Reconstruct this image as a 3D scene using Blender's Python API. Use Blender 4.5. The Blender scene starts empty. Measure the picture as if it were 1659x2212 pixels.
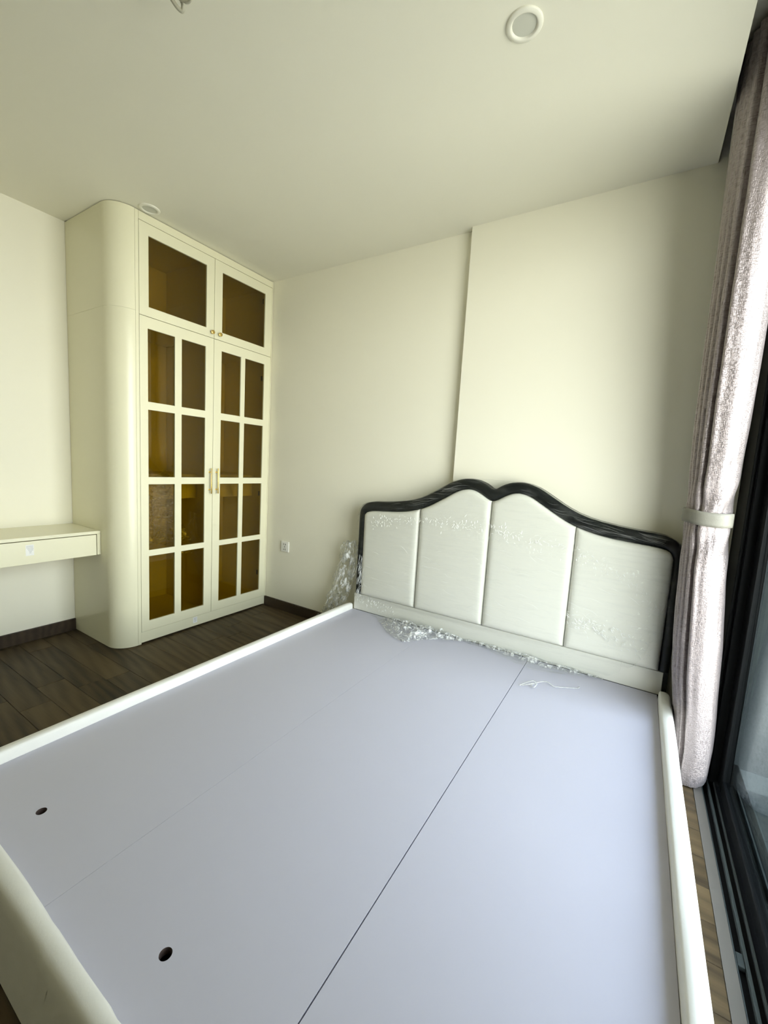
import bpy, bmesh, math, random
from mathutils import Vector, Matrix, noise

random.seed(7)
S = bpy.context.scene
COL = S.collection
WPOS = {}

# ------------------------------------------------------------------ camera
YAW, PITCH, ROLL, F_PX, CAM_Z = 0.5502, -0.1131, 0.0589, 892.84, 1.2585
fw = Vector((-math.sin(YAW) * math.cos(PITCH), math.cos(YAW) * math.cos(PITCH), math.sin(PITCH)))
rt = Vector((math.cos(YAW), math.sin(YAW), 0))
up = rt.cross(fw)
r2 = rt * math.cos(ROLL) + up * math.sin(ROLL)
u2 = -rt * math.sin(ROLL) + up * math.cos(ROLL)
cam_d = bpy.data.cameras.new('camera')
cam_d.sensor_fit = 'HORIZONTAL'
cam_d.sensor_width = 36.0
cam_d.lens = 36.0 * F_PX / 1659.0
cam_d.clip_start = 0.02
cam = bpy.data.objects.new('camera', cam_d)
COL.objects.link(cam)
cam.matrix_world = Matrix(((r2.x, u2.x, -fw.x, 0), (r2.y, u2.y, -fw.y, 0), (r2.z, u2.z, -fw.z, CAM_Z), (0, 0, 0, 1)))
S.camera = cam

# ------------------------------------------------------------------ world (open sky above, pale city ground below)
world = bpy.data.worlds.new('sky')
S.world = world
world.use_nodes = True
wn, wl = world.node_tree.nodes, world.node_tree.links
bg = wn['Background']
tc = wn.new('ShaderNodeTexCoord')
sx = wn.new('ShaderNodeSeparateXYZ')
mr = wn.new('ShaderNodeMapRange')
mr.inputs['From Min'].default_value = -1
mr.inputs['From Max'].default_value = 1
rp = wn.new('ShaderNodeValToRGB')
wl.new(tc.outputs['Generated'], sx.inputs[0])
wl.new(sx.outputs['Z'], mr.inputs['Value'])
wl.new(mr.outputs[0], rp.inputs[0])
wl.new(rp.outputs[0], bg.inputs[0])
el = rp.color_ramp.elements
el[0].position = 0.0;  el[0].color = (0.30, 0.29, 0.26, 1)
el[1].position = 1.0;  el[1].color = (0.50, 0.62, 0.85, 1)
for p, c in ((0.25, (0.46, 0.45, 0.40, 1)), (0.38, (0.78, 0.76, 0.68, 1)), (0.46, (1.02, 0.99, 0.91, 1)), (0.52, (1.20, 1.19, 1.14, 1)), (0.70, (0.74, 0.82, 0.90, 1))):
    e = el.new(p); e.color = c
bg.inputs[1].default_value = 13.4

# portal: guides sky sampling through the balcony door, gives off nothing itself
pd = bpy.data.lights.new('door_portal', 'AREA')
pd.shape = 'RECTANGLE'; pd.size = 2.6; pd.size_y = 2.0
pd.cycles.is_portal = True
po = bpy.data.objects.new('door_portal', pd)
COL.objects.link(po)
po.location = (0.56, 1.41, 1.25)
po.rotation_euler = (0, math.radians(90), 0)

S.view_settings.view_transform = 'Standard'
S.view_settings.look = 'None'
S.view_settings.exposure = 0.10
S.view_settings.gamma = 1.0
S.view_settings.use_curve_mapping = False
S.cycles.max_bounces = 6
S.cycles.diffuse_bounces = 4
S.cycles.glossy_bounces = 3
S.cycles.transparent_max_bounces = 14
S.cycles.use_adaptive_sampling = True
S.cycles.adaptive_threshold = 0.09
S.cycles.adaptive_min_samples = 12
S.cycles.caustics_reflective = False
S.cycles.caustics_refractive = False
S.cycles.sample_clamp_indirect = 8.0

# ------------------------------------------------------------------ materials
def new_mat(name):
    m = bpy.data.materials.new(name)
    m.use_nodes = True
    nt = m.node_tree
    return m, nt.nodes, nt.links, nt.nodes['Principled BSDF']

def plain(name, col, rough=0.5, metal=0.0, spec=0.5, bump=0.0, bscale=200.0, vary=0.0, vscale=6.0, coat=0.0):
    m, n, l, b = new_mat(name)
    b.inputs['Base Color'].default_value = (*col, 1)
    b.inputs['Roughness'].default_value = rough
    b.inputs['Metallic'].default_value = metal
    b.inputs['Specular IOR Level'].default_value = spec
    b.inputs['Coat Weight'].default_value = coat
    t = n.new('ShaderNodeTexCoord')
    if vary:
        nz = n.new('ShaderNodeTexNoise'); nz.inputs['Scale'].default_value = vscale; nz.inputs['Detail'].default_value = 5
        l.new(t.outputs['Object'], nz.inputs['Vector'])
        mx = n.new('ShaderNodeMix'); mx.data_type = 'RGBA'
        mx.inputs['A'].default_value = (*[c * (1 - vary) for c in col], 1)
        mx.inputs['B'].default_value = (*[min(1, c * (1 + vary)) for c in col], 1)
        l.new(nz.outputs['Fac'], mx.inputs['Factor'])
        l.new(mx.outputs['Result'], b.inputs['Base Color'])
    if bump:
        nb = n.new('ShaderNodeTexNoise'); nb.inputs['Scale'].default_value = bscale; nb.inputs['Detail'].default_value = 3
        l.new(t.outputs['Object'], nb.inputs['Vector'])
        bp = n.new('ShaderNodeBump'); bp.inputs['Strength'].default_value = bump; bp.inputs['Distance'].default_value = 0.002
        l.new(nb.outputs['Fac'], bp.inputs['Height']); l.new(bp.outputs[0], b.inputs['Normal'])
    return m

M = {}
M['wall'] = plain('wall_paint', (0.86, 0.83, 0.695), 0.75, spec=0.25)
M['ceiling'] = plain('ceiling_paint', (0.85, 0.825, 0.70), 0.8, spec=0.2)
M['cream'] = plain('cream_lacquer', (0.80, 0.77, 0.57), 0.27, spec=0.45)
M['cream_in'] = plain('cabinet_interior', (0.80, 0.73, 0.51), 0.5)
M['board'] = plain('melamine_board', (0.515, 0.507, 0.590), 0.42, spec=0.4, vary=0.012, vscale=3)
M['leather'] = plain('white_upholstery', (0.80, 0.79, 0.745), 0.55, spec=0.3, bump=0.12, bscale=160, vary=0.05, vscale=9)
M['panel'] = plain('white_faux_leather', (0.72, 0.71, 0.635), 0.42, spec=0.4)
M['black'] = plain('black_leather', (0.006, 0.0075, 0.007), 0.42, spec=0.3, bump=0.1, bscale=220)
M['alu'] = plain('black_aluminium', (0.0025, 0.003, 0.0035), 0.5, spec=0.12)
M['track'] = plain('track_ridge', (0.045, 0.055, 0.055), 0.5, spec=0.2)
M['strip'] = plain('grey_threshold', (0.105, 0.095, 0.082), 0.5, vary=0.05)
M['gold'] = plain('brushed_brass', (0.80, 0.58, 0.20), 0.22, metal=1.0)
M['plastic'] = plain('white_plastic', (0.86, 0.85, 0.79), 0.35)
M['ring'] = plain('lamp_ring', (0.84, 0.82, 0.71), 0.45)
M['lens'] = plain('lamp_lens', (0.60, 0.60, 0.52), 0.5)
M['dark'] = plain('dark_slot', (0.02, 0.02, 0.018), 0.6)
M['hinge'] = plain('black_hinge', (0.03, 0.028, 0.02), 0.4, metal=0.6)
M['sticker'] = plain('paper_sticker', (0.86, 0.86, 0.83), 0.6)
M['ink'] = plain('grey_ink', (0.40, 0.40, 0.42), 0.7)
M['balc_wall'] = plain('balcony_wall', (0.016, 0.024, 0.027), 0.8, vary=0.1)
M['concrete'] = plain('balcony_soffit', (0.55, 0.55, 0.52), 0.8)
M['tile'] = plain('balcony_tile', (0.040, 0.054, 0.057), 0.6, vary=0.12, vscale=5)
M['mdf'] = plain('drilled_mdf', (0.06, 0.038, 0.032), 0.8)
M['grout'] = plain('tile_grout', (0.12, 0.14, 0.14), 0.8)
M['tie'] = plain('tieback_cloth', (0.21, 0.20, 0.165), 0.55, vary=0.12, vscale=40, bump=0.3, bscale=300)
M['wire'] = plain('wire_sleeve', (0.45, 0.43, 0.34), 0.35, vary=0.35, vscale=60)
M['subfloor'] = plain('subfloor', (0.02, 0.016, 0.012), 0.9)

def wood(name, c0, c1, rough=0.38, grain=1.0):
    m, n, l, b = new_mat(name)
    t = n.new('ShaderNodeTexCoord'); oi = n.new('ShaderNodeObjectInfo')
    mp = n.new('ShaderNodeMapping'); mp.inputs['Scale'].default_value = (1.3, 9.0, 9.0)
    add = n.new('ShaderNodeVectorMath'); add.operation = 'ADD'
    sc = n.new('ShaderNodeVectorMath'); sc.operation = 'SCALE'; sc.inputs['Scale'].default_value = 37.0
    cmb = n.new('ShaderNodeCombineXYZ')
    for k in 'XYZ': l.new(oi.outputs['Random'], cmb.inputs[k])
    l.new(cmb.outputs[0], sc.inputs[0])
    l.new(t.outputs['Object'], mp.inputs['Vector'])
    l.new(mp.outputs[0], add.inputs[0]); l.new(sc.outputs[0], add.inputs[1])
    n1 = n.new('ShaderNodeTexNoise'); n1.inputs['Scale'].default_value = 1.6; n1.inputs['Detail'].default_value = 4
    l.new(add.outputs[0], n1.inputs['Vector'])
    wv = n.new('ShaderNodeTexWave'); wv.wave_type = 'RINGS'; wv.rings_direction = 'Z'
    wv.inputs['Scale'].default_value = 0.9; wv.inputs['Distortion'].default_value = 5.0
    wv.inputs['Detail'].default_value = 3; wv.inputs['Detail Scale'].default_value = 1.2
    l.new(add.outputs[0], wv.inputs['Vector'])
    mp2 = n.new('ShaderNodeMapping'); mp2.inputs['Scale'].default_value = (6.0, 160.0, 160.0)
    l.new(t.outputs['Object'], mp2.inputs['Vector'])
    n2 = n.new('ShaderNodeTexNoise'); n2.inputs['Scale'].default_value = 1.0; n2.inputs['Detail'].default_value = 3
    l.new(mp2.outputs[0], n2.inputs['Vector'])
    a1 = n.new('ShaderNodeMath'); a1.operation = 'MULTIPLY_ADD'; a1.inputs[1].default_value = 0.30 * grain
    l.new(wv.outputs['Fac'], a1.inputs[0]); l.new(n1.outputs['Fac'], a1.inputs[2])
    a2 = n.new('ShaderNodeMath'); a2.operation = 'MULTIPLY_ADD'; a2.inputs[1].default_value = 0.35
    l.new(n2.outputs['Fac'], a2.inputs[0]); l.new(a1.outputs[0], a2.inputs[2])
    a3 = n.new('ShaderNodeMath'); a3.operation = 'MULTIPLY_ADD'; a3.inputs[1].default_value = 0.42
    l.new(oi.outputs['Random'], a3.inputs[0]); l.new(a2.outputs[0], a3.inputs[2])
    rm = n.new('ShaderNodeMapRange'); rm.inputs['From Min'].default_value = 0.45; rm.inputs['From Max'].default_value = 1.35
    l.new(a3.outputs[0], rm.inputs['Value'])
    mx = n.new('ShaderNodeMix'); mx.data_type = 'RGBA'
    mx.inputs['A'].default_value = (*c0, 1); mx.inputs['B'].default_value = (*c1, 1)
    l.new(rm.outputs[0], mx.inputs['Factor']); l.new(mx.outputs['Result'], b.inputs['Base Color'])
    bp = n.new('ShaderNodeBump'); bp.inputs['Strength'].default_value = 0.12; bp.inputs['Distance'].default_value = 0.002
    l.new(a2.outputs[0], bp.inputs['Height']); l.new(bp.outputs[0], b.inputs['Normal'])
    b.inputs['Roughness'].default_value = rough
    b.inputs['Specular IOR Level'].default_value = 0.28
    return m
M['wood'] = wood('dark_plank', (0.013, 0.008, 0.0035), (0.100, 0.069, 0.033), 0.5)
M['skirt'] = wood('dark_skirting', (0.020, 0.0125, 0.007), (0.064, 0.043, 0.025), 0.5)

def sheet_fresnel(n, l, f0, normal=None, power=5.0):
    """Schlick reflectance that is the same from either side of a thin sheet"""
    g = n.new('ShaderNodeNewGeometry')
    d = n.new('ShaderNodeVectorMath'); d.operation = 'DOT_PRODUCT'
    l.new(g.outputs['Incoming'], d.inputs[0]); l.new(normal if normal else g.outputs['Normal'], d.inputs[1])
    a = n.new('ShaderNodeMath'); a.operation = 'ABSOLUTE'; l.new(d.outputs['Value'], a.inputs[0])
    o = n.new('ShaderNodeMath'); o.operation = 'SUBTRACT'; o.inputs[0].default_value = 1.0; o.use_clamp = True; l.new(a.outputs[0], o.inputs[1])
    p = n.new('ShaderNodeMath'); p.operation = 'POWER'; p.inputs[1].default_value = power; l.new(o.outputs[0], p.inputs[0])
    q = n.new('ShaderNodeMath'); q.operation = 'MULTIPLY_ADD'; q.inputs[1].default_value = 1 - f0; q.inputs[2].default_value = f0; q.use_clamp = True
    l.new(p.outputs[0], q.inputs[0])
    return q.outputs[0]

def glass_mat(name, tint, rough=0.0, refl=(1, 1, 1)):
    m, n, l, b = new_mat(name)
    n.remove(b)
    out = n['Material Output']
    tr = n.new('ShaderNodeBsdfTransparent'); tr.inputs[0].default_value = (*tint, 1)
    gl = n.new('ShaderNodeBsdfGlossy'); gl.inputs['Roughness'].default_value = rough; gl.inputs['Color'].default_value = (*refl, 1)
    mx = n.new('ShaderNodeMixShader')
    l.new(sheet_fresnel(n, l, 0.04), mx.inputs[0]); l.new(tr.outputs[0], mx.inputs[1]); l.new(gl.outputs[0], mx.inputs[2])
    l.new(mx.outputs[0], out.inputs[0])
    return m
M['glass'] = glass_mat('door_glass', (0.92, 0.945, 0.94), refl=(0.44, 0.53, 0.54))
M['brown_glass'] = glass_mat('bronze_glass', (0.70, 0.615, 0.25))

def film_mat(name, haze, streak, bump, scale=(40, 40, 40), bdist=0.004, f0=0.04, rng=(0.45, 0.75), through=0.4):
    """thin clear stretch film: mostly see-through, a little milky, glossy folds"""
    m, n, l, b = new_mat(name)
    n.remove(b)
    out = n['Material Output']
    t = n.new('ShaderNodeTexCoord')
    mp = n.new('ShaderNodeMapping'); mp.inputs['Scale'].default_value = scale
    l.new(t.outputs['Object'], mp.inputs['Vector'])
    nz = n.new('ShaderNodeTexNoise'); nz.inputs['Scale'].default_value = 1.0; nz.inputs['Detail'].default_value = 6; nz.inputs['Roughness'].default_value = 0.65
    nz.inputs['Distortion'].default_value = 0.6
    l.new(mp.outputs[0], nz.inputs['Vector'])
    bp = n.new('ShaderNodeBump'); bp.inputs['Strength'].default_value = bump; bp.inputs['Distance'].default_value = bdist
    l.new(nz.outputs['Fac'], bp.inputs['Height'])
    tr = n.new('ShaderNodeBsdfTransparent'); tr.inputs[0].default_value = (0.98, 0.985, 0.98, 1)
    df = n.new('ShaderNodeBsdfDiffuse'); df.inputs[0].default_value = (0.97, 0.975, 0.95, 1)
    tl = n.new('ShaderNodeBsdfTranslucent'); tl.inputs[0].default_value = (0.97, 0.975, 0.95, 1)
    dmx = n.new('ShaderNodeMixShader'); dmx.inputs[0].default_value = through
    l.new(df.outputs[0], dmx.inputs[1]); l.new(tl.outputs[0], dmx.inputs[2])
    gl = n.new('ShaderNodeBsdfGlossy'); gl.inputs['Roughness'].default_value = 0.12
    l.new(bp.outputs[0], gl.inputs['Normal'])
    fr = sheet_fresnel(n, l, f0, bp.outputs[0], 4.0)
    mr_ = n.new('ShaderNodeMapRange'); mr_.inputs['From Min'].default_value = rng[0]; mr_.inputs['From Max'].default_value = rng[1]
    mr_.inputs['To Min'].default_value = haze; mr_.inputs['To Max'].default_value = streak
    l.new(nz.outputs['Fac'], mr_.inputs['Value'])
    m1 = n.new('ShaderNodeMixShader'); l.new(mr_.outputs[0], m1.inputs[0]); l.new(tr.outputs[0], m1.inputs[1]); l.new(dmx.outputs[0], m1.inputs[2])
    m2 = n.new('ShaderNodeMixShader'); l.new(fr, m2.inputs[0]); l.new(m1.outputs[0], m2.inputs[1]); l.new(gl.outputs[0], m2.inputs[2])
    l.new(m2.outputs[0], out.inputs[0])
    return m
M['film'] = film_mat('stretch_film', 0.0, 0.11, 0.12, (7, 30, 55), 0.002, 0.022, (0.50, 0.80))
M['film_loose'] = film_mat('loose_film', 0.0, 0.92, 0.05, (45, 45, 16), 0.002, 0.035, (0.48, 0.62), through=0.25)  # white streaks put the loose film's highlights into its diffuse colour
M['film_dim'] = film_mat('inner_film', 0.02, 0.85, 0.08, (30, 12, 30), 0.002, 0.10, (0.47, 0.70))
M['strap'] = film_mat('clear_strap', 0.5, 0.95, 0.1, (200, 200, 200), 0.001, 0.10)

M['glint_white'] = film_mat('film_glint', 0.75, 0.97, 0.02, (90, 90, 90), 0.001, 0.02, through=0.0)  # bright diffuse white, the film's glints put into the colour

def satin():
    m, n, l, b = new_mat('satin_curtain')
    uv = n.new('ShaderNodeUVMap'); uv.uv_map = 'UVMap'
    def ns(sc, det):
        mp = n.new('ShaderNodeMapping'); mp.inputs['Scale'].default_value = sc
        l.new(uv.outputs[0], mp.inputs['Vector'])
        z = n.new('ShaderNodeTexNoise'); z.inputs['Scale'].default_value = 1; z.inputs['Detail'].default_value = det
        l.new(mp.outputs[0], z.inputs['Vector']); return z
    h = ns((55, 330, 1), 2); v = ns((330, 45, 1), 2)
    ad = n.new('ShaderNodeMath'); ad.operation = 'MAXIMUM'
    l.new(h.outputs['Fac'], ad.inputs[0]); l.new(v.outputs['Fac'], ad.inputs[1])
    mr_ = n.new('ShaderNodeMapRange'); mr_.inputs['From Min'].default_value = 0.50; mr_.inputs['From Max'].default_value = 0.68
    l.new(ad.outputs[0], mr_.inputs['Value'])
    mx = n.new('ShaderNodeMix'); mx.data_type = 'RGBA'
    mx.inputs['A'].default_value = (0.37, 0.32, 0.325, 1); mx.inputs['B'].default_value = (0.24, 0.205, 0.20, 1)
    l.new(mr_.outputs[0], mx.inputs['Factor']); l.new(mx.outputs['Result'], b.inputs['Base Color'])
    bp = n.new('ShaderNodeBump'); bp.inputs['Strength'].default_value = 0.5; bp.inputs['Distance'].default_value = 0.0014
    bp.invert = True
    l.new(mr_.outputs[0], bp.inputs['Height']); l.new(bp.outputs[0], b.inputs['Normal'])
    b.inputs['Metallic'].default_value = 0.6
    b.inputs['Roughness'].default_value = 0.33
    b.inputs['Sheen Weight'].default_value = 0.15
    return m
M['satin'] = satin()

# ------------------------------------------------------------------ helpers
def empty(name, loc):
    o = bpy.data.objects.new(name, None)
    o.empty_display_size = 0.1
    COL.objects.link(o); o.location = loc
    WPOS[o.name] = Vector(loc)
    return o

def tag(o, label=None, cat=None, group=None, kind=None):
    if label: o['label'] = label
    if cat: o['category'] = cat
    if group: o['group'] = group
    if kind: o['kind'] = kind
    return o

def link(name, me, center, parent=None):
    o = bpy.data.objects.new(name, me)
    COL.objects.link(o)
    c = Vector(center)
    if parent is not None:
        o.parent = parent
        o.location = c - WPOS[parent.name]
    else:
        o.location = c
    WPOS[o.name] = c
    return o

def mesh(name, verts, faces, mat, parent=None, smooth=False, bevel=0.0, segs=2, uvs=None):
    vs = [Vector(v) for v in verts]
    lo = Vector([min(v[i] for v in vs) for i in range(3)]); hi = Vector([max(v[i] for v in vs) for i in range(3)])
    c = (lo + hi) / 2; c.z = lo.z
    me = bpy.data.meshes.new(name)
    me.from_pydata([v - c for v in vs], [], faces)
    bm = bmesh.new(); bm.from_mesh(me)
    if uvs is None:
        bmesh.ops.remove_doubles(bm, verts=bm.verts, dist=1e-5)
    bmesh.ops.recalc_face_normals(bm, faces=bm.faces)
    bm.to_mesh(me); bm.free()
    if uvs is not None:
        ul = me.uv_layers.new(name='UVMap')
        for lp in me.loops: ul.data[lp.index].uv = uvs[lp.vertex_index]
    if smooth:
        me.polygons.foreach_set('use_smooth', [True] * len(me.polygons))
    me.materials.append(M[mat] if isinstance(mat, str) else mat)
    o = link(name, me, c, parent)
    if bevel:
        md = o.modifiers.new('bevel', 'BEVEL'); md.width = bevel; md.segments = segs
        md.limit_method = 'ANGLE'; md.angle_limit = math.radians(40)
    return o

BF = [(0, 3, 2, 1), (4, 5, 6, 7), (0, 1, 5, 4), (1, 2, 6, 5), (2, 3, 7, 6), (3, 0, 4, 7)]
def boxv(x0, x1, y0, y1, z0, z1):
    return [(x0, y0, z0), (x1, y0, z0), (x1, y1, z0), (x0, y1, z0), (x0, y0, z1), (x1, y0, z1), (x1, y1, z1), (x0, y1, z1)]

def box(name, b, mat, parent=None, bevel=0.0, segs=2):
    return mesh(name, boxv(*b), BF, mat, parent, bevel=bevel, segs=segs)

def boxes(name, bs, mat, parent=None, bevel=0.0):
    v, f = [], []
    for b in bs:
        k = len(v); v += boxv(*b); f += [tuple(i + k for i in q) for q in BF]
    return mesh(name, v, f, mat, parent, bevel=bevel)

def prism_z(name, pts, z0, z1, mat, parent=None, smooth=False, bevel=0.0):
    n = len(pts)
    v = [(x, y, z0) for x, y in pts] + [(x, y, z1) for x, y in pts]
    f = [tuple(range(n))[::-1], tuple(range(n, 2 * n))] + [(i, (i + 1) % n, n + (i + 1) % n, n + i) for i in range(n)]
    o = mesh(name, v, f, mat, parent, bevel=bevel)
    if smooth:
        for p in o.data.polygons: p.use_smooth = len(p.vertices) == 4
        o.data.set_sharp_from_angle(angle=math.radians(35))
    return o

def lattice(name, ys, zs, holes, x0, x1, mat, parent=None, bevel=0.0012):
    """panel in the YZ plane (thickness x0..x1) with rectangular openings: cell (i,j) in holes is left out"""
    v, f, idx = [], [], {}
    def P(x, i, j):
        k = (x, i, j)
        if k not in idx:
            idx[k] = len(v); v.append((x, ys[i], zs[j]))
        return idx[k]
    ni, nj = len(ys) - 1, len(zs) - 1
    solid = lambda i, j: 0 <= i < ni and 0 <= j < nj and (i, j) not in holes
    for i in range(ni):
        for j in range(nj):
            if not solid(i, j): continue
            f.append((P(x1, i, j), P(x1, i + 1, j), P(x1, i + 1, j + 1), P(x1, i, j + 1)))
            f.append((P(x0, i, j), P(x0, i, j + 1), P(x0, i + 1, j + 1), P(x0, i + 1, j)))
            for (di, dj, a, b_) in ((-1, 0, (i, j), (i, j + 1)), (1, 0, (i + 1, j), (i + 1, j + 1)), (0, -1, (i, j), (i + 1, j)), (0, 1, (i, j + 1), (i + 1, j + 1))):
                if not solid(i + di, j + dj):
                    f.append((P(x0, *a), P(x0, *b_), P(x1, *b_), P(x1, *a)))
    return mesh(name, v, f, mat, parent, bevel=bevel)

def lathe(name, prof, c, axis, mat, parent=None, n=32, smooth=True):
    """prof: (radius, height along axis); axis 'z' or 'x'"""
    v, f = [], []
    for (r, h) in prof:
        for k in range(n):
            a = 2 * math.pi * k / n
            if axis == 'z': v.append((c[0] + r * math.cos(a), c[1] + r * math.sin(a), c[2] + h))
            else: v.append((c[0] + h, c[1] + r * math.cos(a), c[2] + r * math.sin(a)))
    for i in range(len(prof) - 1):
        for k in range(n):
            f.append((i * n + k, i * n + (k + 1) % n, (i + 1) * n + (k + 1) % n, (i + 1) * n + k))
    f.append(tuple(range(n))[::-1]); f.append(tuple((len(prof) - 1) * n + k for k in range(n)))
    o = mesh(name, v, f, mat, parent)
    if smooth:
        for p in o.data.polygons: p.use_smooth = len(p.vertices) == 4
        o.data.set_sharp_from_angle(angle=math.radians(40))
    return o

def catmull(pts, k=6):
    P = [Vector(p) for p in pts]; out = []
    for i in range(len(P) - 1):
        a, b, c, d = P[max(i - 1, 0)], P[i], P[i + 1], P[min(i + 2, len(P) - 1)]
        for s in range(k):
            t = s / k
            out.append(0.5 * ((2 * b) + (c - a) * t + (2 * a - 5 * b + 4 * c - d) * t * t + (3 * b - a - 3 * c + d) * t ** 3))
    out.append(P[-1]); return out

def tube(name, pts, r, mat, parent=None, n=8, k=6, flat=1.0):
    P = catmull(pts, k); v, f = [], []
    for i, p in enumerate(P):
        t = (P[min(i + 1, len(P) - 1)] - P[max(i - 1, 0)]).normalized()
        s = t.cross(Vector((0, 0, 1)))
        if s.length < 1e-3: s = Vector((1, 0, 0))
        s.normalize(); w = s.cross(t)
        for q in range(n):
            a = 2 * math.pi * q / n
            v.append(p + s * (r * math.cos(a)) + w * (r * flat * math.sin(a)))
    for i in range(len(P) - 1):
        for q in range(n):
            f.append((i * n + q, i * n + (q + 1) % n, (i + 1) * n + (q + 1) % n, (i + 1) * n + q))
    f.append(tuple(range(n))[::-1]); f.append(tuple((len(P) - 1) * n + q for q in range(n)))
    return mesh(name, v, f, mat, parent, smooth=True)

def lerp_tab(tab, x):
    if x <= tab[0][0]: return tab[0][1:] if len(tab[0]) > 2 else tab[0][1]
    for a, b in zip(tab, tab[1:]):
        if x <= b[0]:
            t = (x - a[0]) / (b[0] - a[0])
            r = [p + (q - p) * t for p, q in zip(a[1:], b[1:])]
            return r if len(r) > 1 else r[0]
    return tab[-1][1:] if len(tab[-1]) > 2 else tab[-1][1]

# ------------------------------------------------------------------ room measures
H = 2.65
XL, XF, XS, XP = -3.230, -2.649, -0.984, 0.133
YC, YB, YB2 = 1.2514, 2.4407, 2.3934
YFRONT = -1.35           # wall behind the camera
XW0, XW1 = 0.352, 0.50   # door frame zone
PTOP = 2.84              # top of the curtain pocket
DY0, DY1 = 0.42, 2.39    # door opening

# ------------------------------------------------------------------ setting
floor = tag(box('floor', (XL - .1, XW0, YFRONT - .1, YB, -.10, -.012), 'subfloor'), kind='structure',
            label='dark brown wood plank floor around the bed')
PW = 0.125
lens_ = [1.05, 0.82, 0.64]
pm = {}
def plank(x0, x1, y0, y1):
    L = round(x1 - x0, 4)
    if L not in pm:
        h = PW / 2 - 0.0006
        b = boxv(-L / 2 + .0006, L / 2 - .0006, -h, h, -.012, 0)
        bv = 0.0012   # eased upper edge
        v = b[:4] + [(x, y, -bv) for x, y, z in b[4:]] + [(-L / 2 + .0006 + bv, -h + bv, 0), (L / 2 - .0006 - bv, -h + bv, 0), (L / 2 - .0006 - bv, h - bv, 0), (-L / 2 + .0006 + bv, h - bv, 0)]
        f = [(0, 3, 2, 1)] + [(i, (i + 1) % 4, 4 + (i + 1) % 4, 4 + i) for i in range(4)] + [(4 + i, 4 + (i + 1) % 4, 8 + (i + 1) % 4, 8 + i) for i in range(4)] + [(8, 9, 10, 11)]
        me = bpy.data.meshes.new('plank'); me.from_pydata(v, [], f); me.materials.append(M['wood']); pm[L] = me
    link('plank', pm[L], ((x0 + x1) / 2, (y0 + y1) / 2, 0), floor)
y = 1.0575 - 20 * PW
row = 0
while y < YB - 0.01:
    x = XL - random.choice([.15, .3, .45, .6, .75, .9])
    while x < 0.321 - 0.02:
        x2 = x + lens_[random.randrange(3)]
        a, b = max(x, XL), min(x2, 0.321)
        if 0.321 - b < 0.08: b = 0.321
        if b - a > 0.02 and y + PW > YFRONT:
            plank(round(a, 3), round(b, 3), y, min(y + PW, YB))
        x = b if b >= 0.321 else x2
    y += PW; row += 1

tag(mesh('ceiling', *(lambda a, b: (a + b, BF + [tuple(i + 8 for i in q) for q in BF]))(
    boxv(XL - .1, XP, YFRONT - .1, YB + .1, H, PTOP + .1), boxv(XP, 0.62, YFRONT - .1, YB + .1, PTOP, PTOP + .1)), 'ceiling'),
    kind='structure', label='cream painted ceiling with a curtain pocket along the balcony side')

tag(box('wall_left', (XL - .1, XL, YFRONT - .1, YB + .1, -.1, PTOP), 'wall'), kind='structure', label='pale cream wall behind desk and wardrobe')
tag(prism_z('wall_back', [(XL, YB), (XS, YB), (XS, YB2), (XW1, YB2), (XW1, YB + .1), (XL, YB + .1)], -.1, PTOP, 'wall'),
    kind='structure', label='pale cream headboard wall, stepping forward behind the bed')
tag(box('wall_front', (XL, 0.62, YFRONT - .1, YFRONT, -.1, PTOP), 'wall'), kind='structure', label='pale cream wall opposite the headboard')
tag(boxes('wall_right', [(0.40, 0.62, YFRONT, DY0, -.1, PTOP), (0.51, 0.62, DY0, YB2, 2.56, PTOP)], 'wall'), kind='structure',
    label='pale cream wall around the balcony door')

# skirting boards
tag(box('baseboard_left', (XL, XL + .014, YFRONT, YC, 0, .0805), 'skirt', bevel=.002), kind='structure', label='dark wood skirting under the desk')
tag(boxes('baseboard_back', [(XF, XS, YB - .014, YB, 0, .0805), (XS - .014, XS, YB2 - .014, YB - .014, 0, .0805), (XS, 0.33, YB2 - .014, YB2, 0, .0805)], 'skirt', bevel=.002),
    kind='structure', label='dark wood skirting along the headboard wall')
tag(box('trim_1', (0.321, 0.352, YFRONT, YB2, -.05, 0.0015), 'strip', bevel=.0008), kind='structure', label='flat grey threshold strip between floor and sliding door')

# sliding balcony door
door = tag(empty('door_1', (0.42, 0.7, 0)), kind='structure', label='black aluminium sliding door with tinted glass to the balcony')
boxes('door_frame', [(0.372, .45, 2.19, DY1, -.02, 2.50), (0.385, .45, 2.165, 2.19, -.02, 2.50), (0.372, XW1, DY0, DY0 + .06, -.02, 2.50),
                     (0.372, XW1, DY0, DY1, 2.50, PTOP - .001)], 'alu', door, bevel=.003)
box('floor_track', (0.352, XW1 + .02, DY0, DY1, -.10, -.016), 'alu', door)
box('roller_stop', (0.357, 0.3735, 1.345, 1.385, -.0155, -.002), 'track', door, bevel=.002)
for x0, x1, z1 in ((0.3525, 0.356, 0.0), (0.374, 0.382, 0.002), (0.398, 0.404, -.004), (0.452, 0.458, 0.0), (0.478, 0.484, 0.0)):
    box('track_ridge', (x0, x1, DY0 + .06, 2.165, -.016, z1), 'track', door, bevel=.001)
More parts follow.
